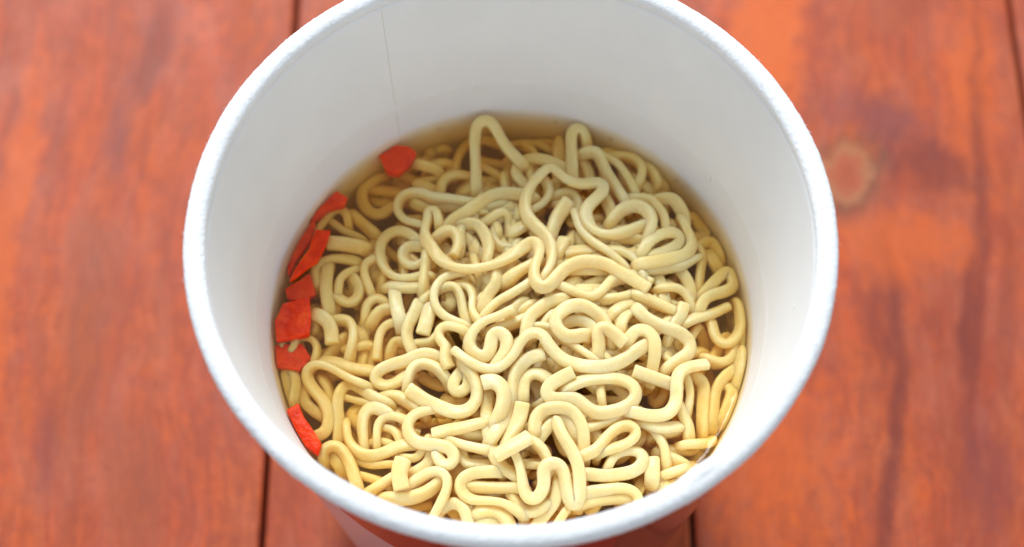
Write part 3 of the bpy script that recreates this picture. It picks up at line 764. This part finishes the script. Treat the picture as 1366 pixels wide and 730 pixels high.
NS = 14
def tube(P, w, seed):
    P = smooth(P, 3)
    P = resample(P, 0.36)
    P = smooth(P, 2)
    n = len(P)
    Tn = np.gradient(P, axis=0); Tn /= np.linalg.norm(Tn, axis=1)[:, None]
    # ribbon frame: curls are bent about the narrow axis, carried along with a slow twist
    u = np.array([0, 0, 1.0]); u = u - Tn[0] * (u @ Tn[0])
    if np.linalg.norm(u) < 0.2: u = np.cross(Tn[0], [1, 0, 0])
    u /= np.linalg.norm(u)
    tw0 = random.uniform(-0.6, 0.6)
    V, Fc = [], []
    a, b = w * WID * 0.56, w * WID * 0.385
    e = 2 / 3.1
    ring = []
    for i in range(n):
        u = u - Tn[i] * (u @ Tn[i]); u /= np.linalg.norm(u); v = np.cross(Tn[i], u)
        tw = tw0 + 2.2 * noise.noise(Vector((seed * 7.3, i * 0.022, 0)))
        k = 1 + 0.07 * noise.noise(Vector((seed * 1.7, i * 0.09, 3.0)))
        s_ = 1.0
        for j in range(NS):
            t = 2 * math.pi * j / NS
            c, s = math.cos(t), math.sin(t)
            x = a * k * math.copysign(abs(c) ** e, c); y = b * k * math.copysign(abs(s) ** e, s)
            X = x * math.cos(tw) - y * math.sin(tw); Y = x * math.sin(tw) + y * math.cos(tw)
            V.append(P[i] + v * X * s_ + u * Y * s_)
    for i in range(n - 1):
        for j in range(NS):
            l = (j + 1) % NS
            Fc.append((i * NS + j, i * NS + l, (i + 1) * NS + l, (i + 1) * NS + j))
    # cut ends: a small chamfer ring, then a slightly domed cap
    for end, sgn in ((0, -1), (n - 1, 1)):
        base = end * NS; prev = base
        cut = Tn[end] + 0.25 * np.array([random.uniform(-1, 1) for _ in range(3)]); cut /= np.linalg.norm(cut)
        for sc, dx in ((0.93, 0.10), (0.84, 0.14)):
            st = len(V)
            for j in range(NS):
                off = V[base + j] - P[end]
                V.append(P[end] + off * sc + Tn[end] * sgn * dx)
            for j in range(NS):
                l = (j + 1) % NS
                f = (prev + j, prev + l, st + l, st + j)
                Fc.append(f if sgn > 0 else f[::-1])
            prev = st
        c = len(V); V.append(P[end] + Tn[end] * sgn * 0.15)
        for j in range(NS):
            l = (j + 1) % NS
            f = (prev + j, prev + l, c); Fc.append(f if sgn > 0 else f[::-1])
    return V, Fc

for k, s in enumerate(strands):
    V, Fc = tube(s['P'], s['w'], k)
    o = mesh_obj('noodle', V, Fc, M_NOODLE, loc=s['P'][len(s['P']) // 2])
    if s['traced']: tag(o, s['label'], 'noodle', 'curly noodles in the cup')
    else: tag(o, s['label'], 'noodle', 'noodles hidden deep in the broth')

# ------------------------------------------------------------------ carrot pieces
CAR = [
('A1 740,300 850,240 960,250 1005,290 960,370 880,440 800,420', -0.9, 2.0, 0.1, 'red orange carrot piece at the back left, half under the broth'),
('A1 470,545 548,590 525,640 410,665 340,725|B1 245,60 215,30|A1 330,680 400,610', -0.9, 1.8, 0.15, 'dark sunken carrot piece under the back left wall above the others'),
('B1 270,20 330,90 300,190 200,330 145,445 120,370 160,230', -1.6, 1.6, 0.0, 'deep red carrot sliver submerged along the left wall'),
('B1 330,125 432,128 402,225 345,335 250,400 150,480 190,385 285,250', 0.9, 1.2, -0.2, 'bright orange carrot strip slanting above the others at the left wall'),
('B1 125,520 290,415 335,560 210,600 140,590', -1.5, 1.7, 0.0, 'dark red carrot piece just beneath the bright strip'),
('B1 110,615 290,572 302,700|C1 290,150 180,172 65,192 55,60|B1 80,690', 0.1, 1.8, 0.1, 'large flat orange carrot piece in the middle of the left wall'),
('C1 55,215 240,205 300,300 225,390 65,365', -1.6, 1.8, 0.0, 'sunken red carrot piece under the thin hooked noodle'),
('C1 125,650 215,598 250,690|D1 300,80 372,195 345,272 250,215 165,95', 0.5, 2.0, 0.0, 'bright orange carrot piece lowest at the left, touching the rim edge'),
]
for i, (path, dz, th, tilt, label) in enumerate(CAR):
    pts = parse(path)
    bm = bmesh.new()
    cx = np.mean([p[0] for p in pts])
    loc = np.mean([at(p[0], p[1], ZB + dz) for p in pts], axis=0)
    vs = []
    for p in pts:
        q = at(p[0], p[1], ZB + dz + tilt * (p[0] - cx) / 8)
        rr = math.hypot(q[0], q[1]); lim = r_in(q[2]) - 0.25
        if rr > lim: q[0] *= lim / rr; q[1] *= lim / rr
        vs.append(bm.verts.new(Vector((q - loc) * MM)))
    f = bm.faces.new(vs)
    ex = bmesh.ops.extrude_face_region(bm, geom=[f])
    ev = [g for g in ex['geom'] if isinstance(g, bmesh.types.BMVert)]
    for v in ev:
        v.co.z -= th * MM; v.co.x *= 0.93; v.co.y *= 0.93
    bmesh.ops.recalc_face_normals(bm, faces=bm.faces)
    bmesh.ops.bevel(bm, geom=bm.edges[:], offset=0.28 * MM, segments=3, affect='EDGES', profile=0.6)
    bmesh.ops.triangulate(bm, faces=[f for f in bm.faces if len(f.verts) > 4])
    bmesh.ops.subdivide_edges(bm, edges=[e for e in bm.edges if e.calc_length() > 1.2 * MM], cuts=2, use_grid_fill=True)
    for v in bm.verts:
        q = v.co / MM
        v.co += Vector((0, 0, 1)) * MM * 0.3 * noise.noise(q * 0.6 + Vector((i * 9, 0, 0)))
    me = bpy.data.meshes.new('carrot_piece'); bm.to_mesh(me); bm.free(); me.materials.append(M_CARROT)
    me.polygons.foreach_set('use_smooth', [True] * len(me.polygons))
    me.set_sharp_from_angle(angle=math.radians(40))
    o = bpy.data.objects.new('carrot_piece', me); o.location = Vector(loc) * MM; col.objects.link(o)
    tag(o, label, 'carrot piece', 'carrot pieces along the left wall')

# ------------------------------------------------------------------ tiny bubbles on the broth
mb = NT('bubble_film')
frb = mb.n('ShaderNodeFresnel', i_IOR=1.33)
mb.set(mb.out.inputs[0], mb.n('ShaderNodeMixShader', i_0=mb.math('ADD', frb, 0.03), i_1=mb.n('ShaderNodeBsdfTransparent', i_Color=(0.99, 0.97, 0.92, 1)), i_2=mb.n('ShaderNodeBsdfGlossy', i_Roughness=0.03)))
for px, py, r, label in [(818, 180, .42, 'tiny bubble by the back right wall, behind the tall ribbon loop'),
        (909, 238, .50, 'tiny bubble against the right back wall beyond the stacked folds'),
        (916, 246, .32, 'smallest bubble just right of the one at the right back wall'),
        (968, 578, .40, 'tiny bubble close to the lower right wall'),
        (882, 642, .50, 'tiny bubble at the front right rim edge'),
        (500, 218, .36, 'tiny bubble at the wall left of the back carrot piece'),
        (585, 172, .40, 'tiny bubble on the open brown broth left of the tall arch'),
        (742, 160, .38, 'tiny bubble on the open broth near the middle of the back wall'),
        (985, 470, .36, 'tiny bubble above the strands standing along the right wall')]:
    q = at(px, py, ZB); V, Fc = [], []
    rr = math.hypot(q[0], q[1]); lim = 38.4 - r
    if rr > lim: q[0] *= lim / rr; q[1] *= lim / rr
    for i in range(9):
        ph = math.pi * (0.5 - i / 12)
        for j in range(16):
            t = 2 * math.pi * j / 16
            V.append(q + r * np.array([max(0.02, math.cos(ph)) * math.cos(t), max(0.02, math.cos(ph)) * math.sin(t), math.sin(ph)]))
    for i in range(8):
        for j in range(16): Fc.append((i * 16 + j, (i + 1) * 16 + j, (i + 1) * 16 + (j + 1) % 16, i * 16 + (j + 1) % 16))
    Fc.append(tuple(range(16)))
    tag(mesh_obj('bubble', V, Fc, mb.mat, loc=q), label, 'bubble', 'tiny bubbles on the broth')

# ------------------------------------------------------------------ light
w = bpy.data.worlds.new('World'); scene.world = w; w.use_nodes = True
w.node_tree.nodes['Background'].inputs[0].default_value = (0.87, 0.94, 1.0, 1)
w.node_tree.nodes['Background'].inputs[1].default_value = 0.56
def area(name, loc, target, size, power, colour):
    l = bpy.data.lights.new(name, 'AREA'); l.shape = 'RECTANGLE'; l.size, l.size_y = size; l.energy = power; l.color = colour
    o = bpy.data.objects.new(name, l); col.objects.link(o); o.location = loc
    o.rotation_euler = (Vector(target) - Vector(loc)).to_track_quat('-Z', 'Y').to_euler()
area('window_light', (-0.25, 1.2, 1.3), (0, 0, 0.08), (0.9, 0.7), 36.0, (0.97, 0.985, 1.0))

scene.view_settings.view_transform = 'Standard'; scene.view_settings.look = 'None'
scene.view_settings.exposure = 0.0; scene.view_settings.gamma = 1.0
scene.cycles.use_denoising = True
scene.cycles.max_bounces = 20; scene.cycles.diffuse_bounces = 12; scene.cycles.transparent_max_bounces = 16; scene.cycles.volume_bounces = 3
scene.cycles.sample_clamp_indirect = 8
